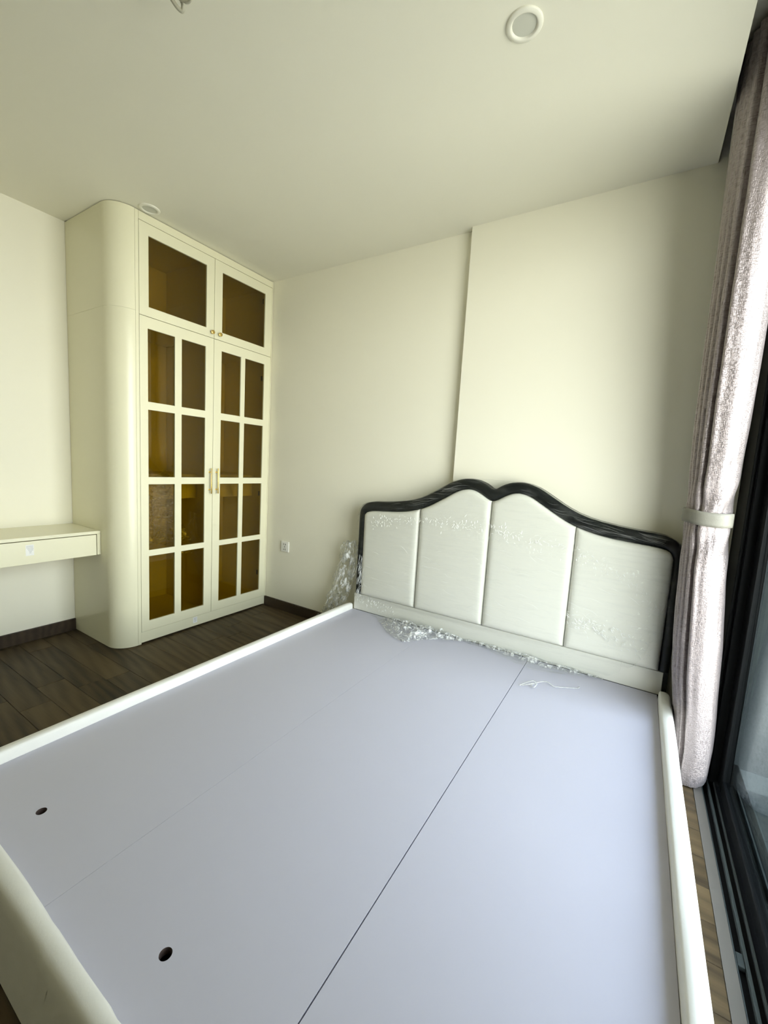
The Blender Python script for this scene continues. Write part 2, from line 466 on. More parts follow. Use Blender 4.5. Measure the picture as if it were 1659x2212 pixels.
def leaf(y0, y1, x, st):
    fr = boxes('sliding_leaf', [(x - .009, x + .018, y0, y0 + st, .004, 2.495), (x - .009, x + .018, y1 - st, y1, .004, 2.495),
                                (x - .009, x + .018, y0 + st, y1 - st, .004, .056), (x - .009, x + .018, y0 + st, y1 - st, 2.44, 2.495)], 'alu', door, bevel=.003)
    box('pane', (x - .003, x + .003, y0 + st - .005, y1 - st + .005, .052, 2.445), 'glass', fr)
leaf(1.06, 2.164, 0.423, 0.072)
leaf(DY0 + .062, 1.12, 0.468, 0.072)

# balcony outside
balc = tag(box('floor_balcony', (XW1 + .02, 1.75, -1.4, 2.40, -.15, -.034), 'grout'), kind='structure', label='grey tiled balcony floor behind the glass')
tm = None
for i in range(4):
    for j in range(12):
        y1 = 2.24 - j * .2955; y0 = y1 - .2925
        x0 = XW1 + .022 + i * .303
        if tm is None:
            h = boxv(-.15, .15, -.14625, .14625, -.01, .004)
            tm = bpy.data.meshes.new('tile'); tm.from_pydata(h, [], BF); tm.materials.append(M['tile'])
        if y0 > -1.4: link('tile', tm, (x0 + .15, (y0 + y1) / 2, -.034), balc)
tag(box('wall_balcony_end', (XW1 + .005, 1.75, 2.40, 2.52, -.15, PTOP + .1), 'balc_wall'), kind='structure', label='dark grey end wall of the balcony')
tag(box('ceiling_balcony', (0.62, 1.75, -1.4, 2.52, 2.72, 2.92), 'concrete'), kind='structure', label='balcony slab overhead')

# ------------------------------------------------------------------ wardrobe
wd = tag(empty('wardrobe', ((XL + XF) / 2, (YC + YB) / 2, 0)),
         'tall cream wardrobe with rounded corner and bronze glass doors in the corner', 'wardrobe')
R = 0.122
TOP = H - .004
arc = [(XF - R + R * math.sin(a), YC + R - R * math.cos(a)) for a in [math.pi / 2 * k / 14 for k in range(15)]]
inn = [(XF - R + (R - .018) * math.sin(a), YC + R - (R - .018) * math.cos(a)) for a in [math.pi / 2 * k / 14 for k in range(15)]]
sp = [(XL + .002, YC)] + arc + inn[::-1] + [(XL + .002, YC + .018)]
sp = [(min(x, XF), y) for x, y in sp]
prism_z('side_panel', sp, 2.083, TOP, 'cream', wd, smooth=True)
prism_z('side_panel', sp, 0.004, 2.0822, 'cream', wd, smooth=True)
box('end_strip', (XF - .02, XF, YC + R + .0012, 1.3945, .004, TOP), 'cream', wd, bevel=.0008)
box('end_strip', (XF - .02, XF, 2.4295, YB - .003, .004, TOP), 'cream', wd, bevel=.0008)
box('cornice', (XF - .02, XF - .0005, 1.396, 2.4285, 2.600, TOP), 'cream', wd, bevel=.001)
pl = box('plinth', (XF - .022, XF - .003, 1.396, 2.4285, .012, .0825), 'cream', wd, bevel=.001)
lattice('carcass', [1.3765, 1.3945, 2.4295, YB - .004], [.006, .082, .10, 2.061, 2.079, 2.60, TOP - .001],
        {(1, 2), (1, 4), (1, 0)}, XL + .012, XF - .024, 'cream_in', wd, bevel=0)
box('back_panel', (XL + .003, XL + .010, 1.3945, 2.4295, .10, 2.60), 'cream_in', wd)
box('partition', (XL + .012, XF - .026, 1.898, 1.914, .101, 2.060), 'cream_in', wd, bevel=.0008)
box('partition', (XL + .012, XF - .026, 1.898, 1.914, 2.080, 2.599), 'cream_in', wd, bevel=.0008)
for a, b in ((1.395, 1.8975), (1.9145, 2.429)):
    box('shelf', (XL + .012, -2.815, a, b, 1.088, 1.106), 'cream_in', wd, bevel=.001)
    dr = box('drawer', (XL + .05, -2.83, a + .003, b - .003, .930, 1.062), 'cream_in', wd, bevel=.001)

def wdoor(y0, y1, z0, z1, py, pz):
    ys = [y0] + [v for p in py for v in p] + [y1]
    zs = [z0] + [v for p in pz for v in p] + [z1]
    holes = {(2 * i + 1, 2 * j + 1) for i in range(len(py)) for j in range(len(pz))}
    d = lattice('door', ys, zs, holes, XF - .019, XF, 'cream', wd)
    for a, b in py:
        for c, e in pz:
            box('pane', (XF - .013, XF - .009, a - .004, b + .004, c - .004, e + .004), 'brown_glass', d)
    return d
UP = [(2.126, 2.531)]
LO = [(0.150, 0.583), (0.623, 1.049), (1.095, 1.514), (1.563, 1.999)]
d1 = wdoor(1.3965, 1.9055, 2.0695, 2.597, [(1.453, 1.846)], UP)
d2 = wdoor(1.9085, 2.4275, 2.0695, 2.597, [(1.971, 2.361)], UP)
d3 = wdoor(1.3965, 1.9055, 0.0845, 2.0665, [(1.446, 1.620), (1.667, 1.843)], LO)
d4 = wdoor(1.9085, 2.4275, 0.0845, 2.0665, [(1.970, 2.140), (2.179, 2.366)], LO)
for d, yy in ((d1, 1.884), (d2, 1.945)):
    lathe('knob', [(.0045, -.001), (.0045, .010), (.0120, .013), (.0135, .018), (.0130, .023), (.0085, .0245), (.0075, .0235), (.001, .0230)], (XF, yy, 2.104), 'x', 'gold', d, 24)
for d, yy in ((d3, 1.880), (d4, 1.936)):
    h = lathe('handle', [(.0001, -.092), (.0042, -.0915), (.0048, -.090), (.0048, .090), (.0042, .0915), (.0001, .092)], (XF + .026, yy, 1.071), 'z', 'gold', d, 16)
    for zz in (1.008, 1.134):
        lathe('handle_post', [(.0065, -.001), (.0065, .002), (.0038, .0025), (.0038, .0255)], (XF, yy, zz), 'x', 'gold', h, 16)
for yy in (1.412, 2.412):
    for zz in (0.28, 0.96, 1.90, 2.50):
        box('hinge', (XF - .075, XF - .021, yy - .016 if yy > 2 else yy - .016, yy + .016, zz - .02, zz + .02), 'hinge', wd, bevel=.004)
def sticker(parent, x, y0, y1, z0, z1, lines):
    st = box('sticker', (x - .0002, x + .0005, y0, y1, z0, z1), 'sticker', parent)
    k = len(lines); v = []
    for q, (a, b) in enumerate(lines):
        zz = z1 - (z1 - z0) * (.14 + .62 * q / max(1, k - 1)); w = (y1 - y0)
        v.append((x + .0004, x + .0008, y0 + a * w, y0 + b * w, zz - .0011, zz + .0011))
    boxes('print', v, 'ink', st)
sticker(pl, XF - .003, 1.762, 1.795, .034, .077, [(.1, .85), (.2, .9), (.15, .7), (.3, .9), (.3, .6)])

film_in = tag(empty('plastic_film', (-2.76, 1.60, .6)), 'crumpled clear plastic film hanging inside the wardrobe over its left drawer', 'film')
def crumple(name, nu, nv, fn, mat, parent):
    v = []
    for j in range(nv + 1):
        for i in range(nu + 1):
            v.append(fn(i / nu, j / nv))
    f = [(j * (nu + 1) + i, j * (nu + 1) + i + 1, (j + 1) * (nu + 1) + i + 1, (j + 1) * (nu + 1) + i) for j in range(nv) for i in range(nu)]
    return mesh(name, v, f, mat, parent, smooth=False)
def nz(x, y, z, s=1.0):
    return noise.noise(Vector((x * s, y * s, z * s)))
def rid(x, y, z):
    return 1 - 2 * abs(nz(x, y, z))
def f_in(u, v):
    yy = 1.402 + .36 * u * (1 - .2 * math.sin(v * 5)) ; zz = 1.135 - .56 * v - .05 * math.sin(u * 5 + v * 3)
    xx = -2.785 + .02 * nz(u * 3, v * 8, 3.1) + .014 * rid(u * 7 + v * 4, v * 9, 1.3)
    return (xx, yy, zz)
crumple('sheet', 40, 60, f_in, 'film_dim', film_in)

# ------------------------------------------------------------------ wall desk
XD = -2.843
desk = tag(empty('wall_desk', ((XL + XD) / 2, .7, .59)), 'cream floating wall desk with one shallow drawer beside the wardrobe', 'desk')
DY = 0.12
box('desktop', (XL + .001, XD, DY, YC - .0012, .7265, .7455), 'cream', desk, bevel=.0015)
box('end_panel', (XL + .001, XD - .0005, YC - .0205, YC - .0012, .595, .726), 'cream', desk, bevel=.001)
box('end_panel', (XL + .001, XD - .0005, DY, DY + .019, .595, .726), 'cream', desk, bevel=.001)
box('underside', (XL + .001, XD - .022, DY + .019, YC - .021, .600, .612), 'cream', desk)
box('back_rail', (XL + .001, XL + .018, DY + .019, YC - .021, .6121, .726), 'cream', desk)
drw = box('drawer', (XD - .020, XD, DY + .022, YC - .0245, .594, .7225), 'cream', desk, bevel=.001)
sticker(drw, XD, .876, .913, .642, .703, [(.08, .92), (.1, .9), (.2, .95), (.3, .92), (.4, .75), (.45, .7)])

# ------------------------------------------------------------------ bed
XB0, XB1, YF, YH, ZB = -1.638, 0.177, 0.313, 2.326, 0.236
bed = tag(empty('bed', ((XB0 + XB1) / 2, 1.3, 0)), 'white upholstered double bed frame with bare lavender base boards and tufted headboard', 'bed')
def rail(name, p0, p1, inward, wid, seed, ztop=.276, bulge=0.0):
    """upholstered rail from p0 to p1 (inner bottom line), rounded over the top"""
    p0, p1, inward = Vector(p0), Vector(p1), Vector(inward)
    prof = [(0, .004), (0, .10), (0, .20), (-.0003, .235), (-.0006, .256), (-.0015, ztop - .010), (-.004, ztop - .004), (-.009, ztop - .0008), (-wid * .5, ztop), (-wid * .76, ztop - .0012),
            (-wid * .92, ztop - .0055), (-wid - .001, ztop - .015), (-wid - .002, ztop - .045), (-wid, .16), (-wid, .10), (-wid, .004)]
    L = (p1 - p0).length; n = int(L / .03)
    v, f = [], []
    m = len(prof)
    for i in range(n + 1):
        q = p0 + (p1 - p0) * (i / n)
        e = min(i, n - i) * L / n
        tap = 0 if e > .03 else (1 - e / .03) ** 2 * .004
        for j, (a, z) in enumerate(prof):
            w = (.0016 * nz(i * .11, j * .4, seed) + .0018 * bulge * nz(i * .12, j * .2, seed + 9) - .0045 * bulge * max(0, nz(i * .62, j * .33, seed + 3) - .18)) if z > .21 else 0
            aa = a + w + (tap if a < -wid * .5 else 0)
            pt = q + inward * aa
            v.append((pt.x, pt.y, z + w * 1.2 - (tap if z > ztop - .03 else 0)))
    for i in range(n):
        for j in range(m - 1):
            f.append((i * m + j, i * m + j + 1, (i + 1) * m + j + 1, (i + 1) * m + j))
        f.append((i * m + m - 1, i * m, (i + 1) * m, (i + 1) * m + m - 1))
    f.append(tuple(range(m))[::-1]); f.append(tuple(n * m + j for j in range(m)))
    o = mesh(name, v, f, 'leather', bed)
    for p in o.data.polygons: p.use_smooth = len(p.vertices) == 4
    o.data.set_sharp_from_angle(angle=math.radians(50))
    return o
rail('side_rail', (XB0, YF - .039, 0), (XB0, 2.322, 0), (1, 0, 0), .046, 1.7)
rail('side_rail', (XB1, YF - .039, 0), (XB1, 2.290, 0), (-1, 0, 0), .047, 4.2, .278)
rail('foot_rail', (XB1 - .002, YF, 0), (XB0 + .002, YF, 0), (0, 1, 0), .040, 8.4, .281, 1.0)
for lx in (XB0 - .02, XB1 + .02, -.73):
    for ly in (YF + .02, 2.27):
        if lx != -.73: lathe('leg', [(.018, 0), (.020, .002), (.022, .05)], (lx + (.05 if lx < -1 else -.05), ly + (.05 if ly < 1 else -.05), 0), 'z', 'black', bed, 16)
box('hole_darkener', (XB0 + .002, XB1 - .002, YF + .005, YH - .01, .128, .132), 'black', bed)  # added unseen black sheet that keeps the board holes dark
box('support_beam', (-.60, -.54, YF + .005, YH - .02, .14, .2165), 'cream_in', bed)

def base_board(x0, x1, hole):
    hx, hy, hr = hole
    z0, z1 = ZB - .018, ZB
    xs = [x0, hx - .03, hx + .03, x1]; ys = [YF + .004, hy - .03, hy + .03, YH - .001]
    v, f = [], []
    n = 24
    for z, flip in ((z1, False), (z0, True)):
        k = len(v)
        for yy in ys:
            for xx in xs: v.append((xx, yy, z))
        for j in range(3):
            for i in range(3):
                if i == 1 and j == 1: continue
                f.append((k + j * 4 + i, k + j * 4 + i + 1, k + (j + 1) * 4 + i + 1, k + (j + 1) * 4 + i))
        c0 = len(v)
        for q in range(n):
            a = 2 * math.pi * q / n + math.pi / 4 + math.pi
            v.append((hx + hr * math.cos(a), hy + hr * math.sin(a), z))
        cor = [k + 5, k + 6, k + 10, k + 9]
        for s in range(4):
            ring = [c0 + (s * 6 + t) % n for t in range(7)]
            f.append(tuple([cor[s], cor[(s + 1) % 4]] + ring[::-1]))
    # hole wall
    b0, b1 = 16, 16 + n + 16
    for q in range(n): f.append((b0 + q, b0 + (q + 1) % n, b1 + (q + 1) % n, b1 + q))
    # outer rim
    top = [0, 3, 15, 12]; o2 = 16 + n
    rim = [0, 1, 2, 3, 7, 11, 15, 14, 13, 12, 8, 4]
    for a, b in zip(rim, rim[1:] + rim[:1]): f.append((a, b, b + o2, a + o2))
    o = mesh('base_board', v, f, 'board', bed)
    o.data.materials.append(M['mdf'])
    for p in o.data.polygons:
        c = p.center + o.location + WPOS[bed.name]
        if len(p.vertices) == 4 and abs(p.normal.z) < .3 and math.hypot(c.x - hx, c.y - hy) < .02: p.material_index = 1
    return o
base_board(XB0 + .001, -1.0252, (-1.329, .4215, .0128))
base_board(-1.0244, -.4249, (-.722, .423, .0128))
base_board(-.4218, XB1 - .001, (-.115, .423, .0128))

# headboard
HC = -.704
OUT = [(0, 1.157), (.018, 1.163), (.035, 1.175), (.055, 1.187), (.075, 1.195), (.100, 1.203), (.123, 1.206), (.150, 1.2075), (.172, 1.206), (.194, 1.202), (.215, 1.195), (.243, 1.185), (.270, 1.171),
       (.304, 1.151), (.338, 1.130), (.372, 1.109), (.407, 1.090), (.450, 1.070), (.503, 1.052), (.560, 1.039), (.640, 1.026), (.710, 1.018), (.770, 1.0135), (.810, 1.009), (.832, 1.005), (.853, .998),
       (.872, .988), (.888, .976), (.901, .960), (.910, .942), (.914, .907)]
INN = [(0, 1.091), (.012, 1.093), (.030, 1.101), (.050, 1.114), (.075, 1.128), (.100, 1.140), (.122, 1.146), (.140, 1.148), (.165, 1.145), (.190, 1.139), (.225, 1.123), (.256, 1.104), (.288, 1.084),
       (.323, 1.063), (.358, 1.042), (.395, 1.022), (.430, 1.006), (.448, .999), (.490, .986), (.550, .972), (.620, .962), (.710, .955), (.770, .951), (.810, .947), (.835, .942), (.852, .934),
       (.862, .923), (.869, .908), (.872, .890)]
ZLOW = .358
def sym(T, zb):
    Rr = [(HC + d, z) for d, z in T]; Ll = [(HC - d, z) for d, z in T[1:]]
    return [(Ll[-1][0], zb)] + Ll[::-1] + Rr + [(Rr[-1][0], zb)]
op = sym(OUT, .02)
n = len(op)
YH0, YH1 = 2.333, 2.388
v = [(x, YH0, z) for x, z in op] + [(x, YH1, z) for x, z in op]
f = [(i, (i + 1) % n, n + (i + 1) % n, n + i) for i in range(n)]
f += [tuple(range(n)), tuple(range(n, 2 * n))[::-1]]
hb = mesh('headboard', v, f, 'black', bed)
hb['label'] = 'black edged headboard with four white padded panels'
# raised black border (a thick padded band between outer and inner outline)
def border():
    T = sorted(set([d for d, _ in OUT] + [d for d, _ in INN]))
    # parametrise both outlines with the same number of samples by arc length
    def samp(T, N, extra):
        P = [Vector((d, z)) for d, z in T] + [Vector((T[-1][0], extra))]
        Ls = [0]
        for a, b in zip(P, P[1:]): Ls.append(Ls[-1] + (b - a).length)
        out = []
        for k in range(N + 1):
            s = Ls[-1] * k / N
            for i in range(len(P) - 1):
                if s <= Ls[i + 1] + 1e-9:
                    out.append(P[i].lerp(P[i + 1], (s - Ls[i]) / max(1e-9, Ls[i + 1] - Ls[i]))); break
        return out
    N = 90
    A = samp(OUT, N, .36); B = samp(INN, N, .36)
    sec = [(0.0, YH0), (0.0, 2.326), (.06, 2.319), (.2, 2.314), (.5, 2.311), (.8, 2.313), (.95, 2.319), (1.0, 2.328), (1.0, YH0)]
    v, f = [], []
    cols = [(-1, k) for k in range(N, 0, -1)] + [(1, k) for k in range(N + 1)]
    for sgn, k in cols:
        a, b = A[k], B[k]
        for t, yy in sec:
            p = a.lerp(b, t); v.append((HC + sgn * p.x, yy, p.y))
    m = len(sec)
    for i in range(len(cols) - 1):
        for j in range(m - 1): f.append((i * m + j, i * m + j + 1, (i + 1) * m + j + 1, (i + 1) * m + j))
    o = mesh('border', v, f, 'black', hb, smooth=True)
    return o
border()
def panel(xa, xb):
    """one padded upholstery panel: edges tucked back, face swelling forward"""
    NU, NV = 26, 40
    v, f = [], []
    for i in range(NU + 1):
        u = i / NU
        uu = .5 - .5 * math.cos(math.pi * u) * (1 - .25 * math.sin(math.pi * u))
        uu = min(1, max(0, uu))
        x = xa + (xb - xa) * uu
        zt = lerp_tab(INN, min(.872, abs(x - HC))) - .001
        for j in range(NV + 1):
            t = j / NV
            tt = .5 - .5 * math.cos(math.pi * t)
            z = ZLOW + (zt - ZLOW) * tt
            du = min(x - xa, xb - x); dv = min(z - ZLOW, zt - z)
            def roll(d, r): return 0 if d >= r else 1 - math.sqrt(max(0, 1 - (1 - d / r) ** 2))
            back = max(roll(du, .035), roll(dv, .030))
            yy = 2.2975 + .0205 * back + .003 * ((2 * uu - 1) ** 2)
            v.append((x, yy, z))
    m = NV + 1
    for i in range(NU):
        for j in range(NV): f.append((i * m + j, i * m + j + 1, (i + 1) * m + j + 1, (i + 1) * m + j))
    # close to the backing board
    k = len(v)
    rim = [j for j in range(m)] + [i * m + NV for i in range(1, NU + 1)] + [NU * m + j for j in range(NV - 1, -1, -1)] + [i * m for i in range(NU - 1, 0, -1)]
    for q in rim: v.append((v[q][0], YH0, v[q][2]))
    for a in range(len(rim)):
        b = (a + 1) % len(rim)
        f.append((rim[a], rim[b], k + b, k + a))
    mesh('panel', v, f, 'panel', hb, smooth=True)
PB = [HC - .872, HC - .450, HC - .002, HC + .446, HC + .872]
for a, b in zip(PB, PB[1:]): panel(a + .0016, b - .0016)
lr = box('lower_rail', (-1.634, .191, 2.3275, 2.352, .236, .352), 'panel', hb, bevel=.004, segs=3)

# ------------------------------------------------------------------ stretch film round the headboard
wrap = tag(empty('plastic_wrap', (HC, 2.30, .24)), 'clear wrinkled stretch film wrapped around the white headboard', 'plastic wrap')
def hull(T):
    P = [(-d, z) for d, z in T[::-1]] + T[1:]
    h = []
    for p in P:
        while len(h) > 1 and (h[-1][0] - h[-2][0]) * (p[1] - h[-2][1]) - (h[-1][1] - h[-2][1]) * (p[0] - h[-2][0]) >= 0: h.pop()
        h.append(p)
    return h
# film is stretched over the crest: bridges the notch and the two shallow hollows a little
HT = hull([p for p in OUT if p[0] < .30])
def film_top(d):
    zo = lerp_tab(OUT, min(.914, abs(d)))
    zh = lerp_tab(HT, d) if abs(d) < HT[-1][0] else 0
    return max(zo, zh) + .003
# how far the loose lower edge lies forward on the boards / where it ends on the rail
EDGE = [(-1.66, 2.315), (-1.50, 2.312), (-1.40, 2.27), (-1.345, 2.215), (-1.27, 2.15), (-1.214, 2.094), (-1.14, 2.06), (-1.072, 2.045), (-1.02, 2.12), (-.955, 2.19), (-.895, 2.235), (-.80, 2.284), (-.70, 2.275), (-.619, 2.256),
        (-.50, 2.225), (-.40, 2.192), (-.33, 2.20), (-.266, 2.217), (-.17, 2.27), (-.081, 2.312), (.25, 2.316)]
ZEND = [(-1.70, .36), (-1.64, .33), (-1.60, .25), (-1.55, .238), (-.09, .238), (-.04, .262), (.02, .305), (.07, .36), (.105, .43), (.12, .50), (.26, .50)]
def film_sheet():
    NX, NV = 330, 190
    x0, x1 = HC - .928, HC + .916
    v = []
    for i in range(NX + 1):
        x = x0 + (x1 - x0) * i / NX
        d = x - HC
        zt = film_top(d)
        ze = lerp_tab(ZEND, x) + .006 * nz(x * 30, 2.2, 5)
        ye = lerp_tab(EDGE, x) + .012 * nz(x * 22, 7.7, 1)
        path = [(2.345, zt), (2.312, zt - .001), (2.3065, zt - .012), (2.3055, zt - .05), (2.2945, zt - .085), (2.2925, min(zt - .13, .93)), (2.2915, .70), (2.2925, .44), (2.296, .385)]
        path = [p for p in path if p[1] >= ze]
        if ze < .385:
            path += [(2.306, max(ze, .352))]
            if ze < .35: path += [(2.321, max(ze, .33))]
            if ze < .30: path += [(2.3215, max(ze, .262))]
            if ze < .245:
                path += [(2.317, .244), (min(2.31, 2.31), .2405)]
                if ye < 2.305: path += [(ye + (2.305 - ye) * .5, .2395), (ye, .2395)]
        else:
            path += [(path[-1][0], ze)]
        L = [0]
        for a, b in zip(path, path[1:]): L.append(L[-1] + math.hypot(b[0] - a[0], b[1] - a[1]))
        for j in range(NV + 1):
            s = L[-1] * j / NV
            k = 0
            while k < len(L) - 2 and s > L[k + 1]: k += 1
            t = (s - L[k]) / max(1e-9, L[k + 1] - L[k])
            yy = path[k][0] + (path[k + 1][0] - path[k][0]) * t; zz = path[k][1] + (path[k + 1][1] - path[k][1]) * t
            # taut diagonal wrinkles on the face, crumpled mass where it is bunched on the boards
            w = .0022 * rid(x * 2.5 + zz * 3, zz * 26, 4.0) + .0012 * nz(x * 9, zz * 45, 1.0)
            band = math.exp(-((zz - (.93 - .11 * (x + 1.2))) / .045) ** 2) if zz > .6 else 0
            w += 1.7 * band * (.0022 * rid(x * 34, zz * 40, 2.0) + .0026 * rid(x * 70, zz * 52, 9.0))
            b2 = math.exp(-((zz - (.60 - .10 * (x + .7))) / .05) ** 2) * min(1, max(0, (x + .35) / .4))
            w += 1.7 * b2 * (.002 * rid(x * 36, zz * 42, 3.0) + .002 * rid(x * 72, zz * 60, 5.0))
            b3 = math.exp(-((x + 1.55) / .10) ** 2) * math.exp(-((zz - .36) / .07) ** 2)
            w += b3 * .004 * rid(x * 60, zz * 60, 15.0)
            edge_r = math.exp(-((x - .10) / .12) ** 2) * math.exp(-((zz - .50) / .13) ** 2)
            w += .008 * edge_r * rid(x * 22, zz * 18, 6.0)
            if zz < .30:
                bm_ = math.exp(-((x + 1.12) / .19) ** 2) * min(1, (2.325 - yy) / .05)
                lift = max(0, bm_) * (.004 + .006 * abs(nz(x * 14, yy * 18, 3))) * min(1, (.31 - zz) / .04)
                sm = .006 * max(0, rid(x * 12, yy * 22, 5)) * min(1, max(0, 2.31 - yy) / .04)
                zz += lift + sm
                yy += .35 * lift * nz(x * 19, zz * 30, 12)
            v.append((x, yy - max(0, w), zz))
    m = NV + 1
    f = [(i * m + j, i * m + j + 1, (i + 1) * m + j + 1, (i + 1) * m + j) for i in range(NX) for j in range(NV)]
    o = mesh('sheet', v, f, 'film', wrap, smooth=True)
    o.data.set_sharp_from_angle(angle=math.radians(16))
film_sheet()
# loose bunched tail hanging off the left post
LE = [(0, -1.765, .702), (.12, -1.795, .66), (.28, -1.815, .55), (.45, -1.855, .44), (.60, -1.885, .32), (.78, -1.935, .20), (.92, -1.985, .10), (1, -2.03, .045)]
RE = [(0, -1.672, .712), (.12, -1.645, .66), (.28, -1.640, .58), (.45, -1.650, .47), (.60, -1.690, .34), (.78, -1.755, .25), (.92, -1.83, .15), (1, -1.88, .06)]
def tail(layer):
    def fn(u, v):
        lx, lz = lerp_tab(LE, v); rx, rz = lerp_tab(RE, v)
        s = .06 * layer
        lx += s * .3; 
        x = lx + (rx - lx) * u + .014 * nz(u * 5, v * 9, layer * 7) ; z = lz + (rz - lz) * u + .012 * nz(u * 7, v * 12, 3 + layer)
        yy = 2.368 - .016 * layer + .030 * nz(u * 4 + layer, v * 5, 1.5) + .020 * rid(u * 9 + v * 3, v * 7, layer * 3.3) * (1 - .3 * u) - .012 * math.sin(u * 3.1)
        yy = min(yy, 2.425)
        return (x, yy, max(z, .012))
    crumple('loose_tail', 60, 110, fn, 'film_loose', wrap)
tail(0); tail(1)

# glints of the puckered film painted as near-white raised folds, too many to tell apart
def crease_glints():
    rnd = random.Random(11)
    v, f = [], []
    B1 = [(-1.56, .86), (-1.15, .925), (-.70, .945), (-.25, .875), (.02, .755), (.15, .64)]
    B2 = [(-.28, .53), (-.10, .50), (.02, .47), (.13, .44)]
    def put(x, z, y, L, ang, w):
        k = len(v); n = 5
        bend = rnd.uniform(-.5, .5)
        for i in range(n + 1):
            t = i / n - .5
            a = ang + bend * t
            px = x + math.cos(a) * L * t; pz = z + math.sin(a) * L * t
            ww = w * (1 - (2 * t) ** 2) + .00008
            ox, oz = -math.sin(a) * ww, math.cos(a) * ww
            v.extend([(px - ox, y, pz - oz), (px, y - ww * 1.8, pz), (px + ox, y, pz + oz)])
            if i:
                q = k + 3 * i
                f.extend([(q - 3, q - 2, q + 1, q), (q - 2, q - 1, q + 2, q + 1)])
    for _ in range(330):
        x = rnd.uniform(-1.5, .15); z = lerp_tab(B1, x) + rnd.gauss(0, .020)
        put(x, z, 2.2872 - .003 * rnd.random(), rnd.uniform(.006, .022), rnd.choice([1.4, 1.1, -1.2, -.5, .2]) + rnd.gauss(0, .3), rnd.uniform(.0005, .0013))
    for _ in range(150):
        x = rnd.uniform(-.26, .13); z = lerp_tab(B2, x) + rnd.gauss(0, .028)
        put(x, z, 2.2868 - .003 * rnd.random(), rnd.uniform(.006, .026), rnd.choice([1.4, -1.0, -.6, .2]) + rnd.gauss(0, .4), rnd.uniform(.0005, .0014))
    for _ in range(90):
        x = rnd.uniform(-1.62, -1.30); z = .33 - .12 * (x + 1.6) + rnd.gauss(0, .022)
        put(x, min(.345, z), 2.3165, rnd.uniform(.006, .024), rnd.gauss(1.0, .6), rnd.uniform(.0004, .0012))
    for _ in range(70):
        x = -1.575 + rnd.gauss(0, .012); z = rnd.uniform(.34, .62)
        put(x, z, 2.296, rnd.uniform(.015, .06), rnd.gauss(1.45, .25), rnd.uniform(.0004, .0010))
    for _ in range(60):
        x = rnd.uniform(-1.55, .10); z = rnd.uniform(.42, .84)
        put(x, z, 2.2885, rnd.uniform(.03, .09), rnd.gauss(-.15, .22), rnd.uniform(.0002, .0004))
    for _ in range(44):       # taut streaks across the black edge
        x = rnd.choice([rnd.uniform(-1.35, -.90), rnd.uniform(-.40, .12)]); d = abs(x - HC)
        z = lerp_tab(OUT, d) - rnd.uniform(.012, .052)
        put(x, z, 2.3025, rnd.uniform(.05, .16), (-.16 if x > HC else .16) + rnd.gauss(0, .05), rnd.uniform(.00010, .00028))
    o = mesh('crease_glints', v, f, 'glint_white', wrap, smooth=False)
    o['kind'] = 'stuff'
crease_glints()
# crumpled heap of the same film lying on the boards at the foot of the headboard
def heap(layer, xa=-1.36, xb=-.80, amp=1.0, nu=90):
    def fn(u, v):
        x = xa + (xb - xa) * u
        ye = lerp_tab(EDGE, x) + .01
        yy = 2.318 + (ye - 2.318) * v * (1 - .25 * layer)
        env = math.sin(math.pi * min(1, max(0, u))) ** .6 * math.sin(math.pi * (0.12 + .88 * v) ** .8) if 0 < u < 1 else 0
        env = max(0, env)
        h = amp * env * (.010 + .020 * layer + .034 * abs(nz(u * 6, v * 3.5, 3 + layer * 5)) + .020 * rid(u * 11, v * 6, 8 + layer) + .008 * rid(u * 25, v * 14, 2 + layer))
        return (x + .012 * nz(u * 9, v * 6, 4 + layer), yy + .012 * nz(u * 10, v * 7, 9 + layer), ZB + .0035 + max(0, h))
    crumple('bunched_edge', nu, 50, fn, 'film_loose', wrap)
heap(0)
heap(2, -.84, -.06, .28, 120)

# bit of clear strapping lying on the boards
strap = tag(empty('plastic_strap', (-.28, 2.04, ZB)), 'small knotted scrap of clear plastic strap lying on the right base board', 'plastic strap')
tube('band', [(-.392, 1.985, ZB + .004), (-.372, 2.015, ZB + .010), (-.345, 2.052, ZB + .014), (-.330, 2.045, ZB + .010), (-.345, 2.015, ZB + .006), (-.328, 1.994, ZB + .012), (-.322, 2.022, ZB + .016), (-.335, 2.048, ZB + .006),
             (-.312, 2.078, ZB + .008), (-.285, 2.088, ZB + .012), (-.250, 2.078, ZB + .005), (-.235, 2.088, ZB + .004), (-.195, 2.112, ZB + .003), (-.150, 2.138, ZB + .003)], .0030, 'strap', strap, 8, 6, .45)
tube('band', [(-.385, 1.992, ZB + .003), (-.360, 2.000, ZB + .012), (-.338, 2.020, ZB + .016), (-.322, 2.048, ZB + .006)], .0036, 'strap', strap, 8, 6, .4)
tube('band', [(-.150, 2.139, ZB + .003), (-.146, 2.150, ZB + .006), (-.153, 2.158, ZB + .003)], .0022, 'strap', strap, 8, 6, .5)

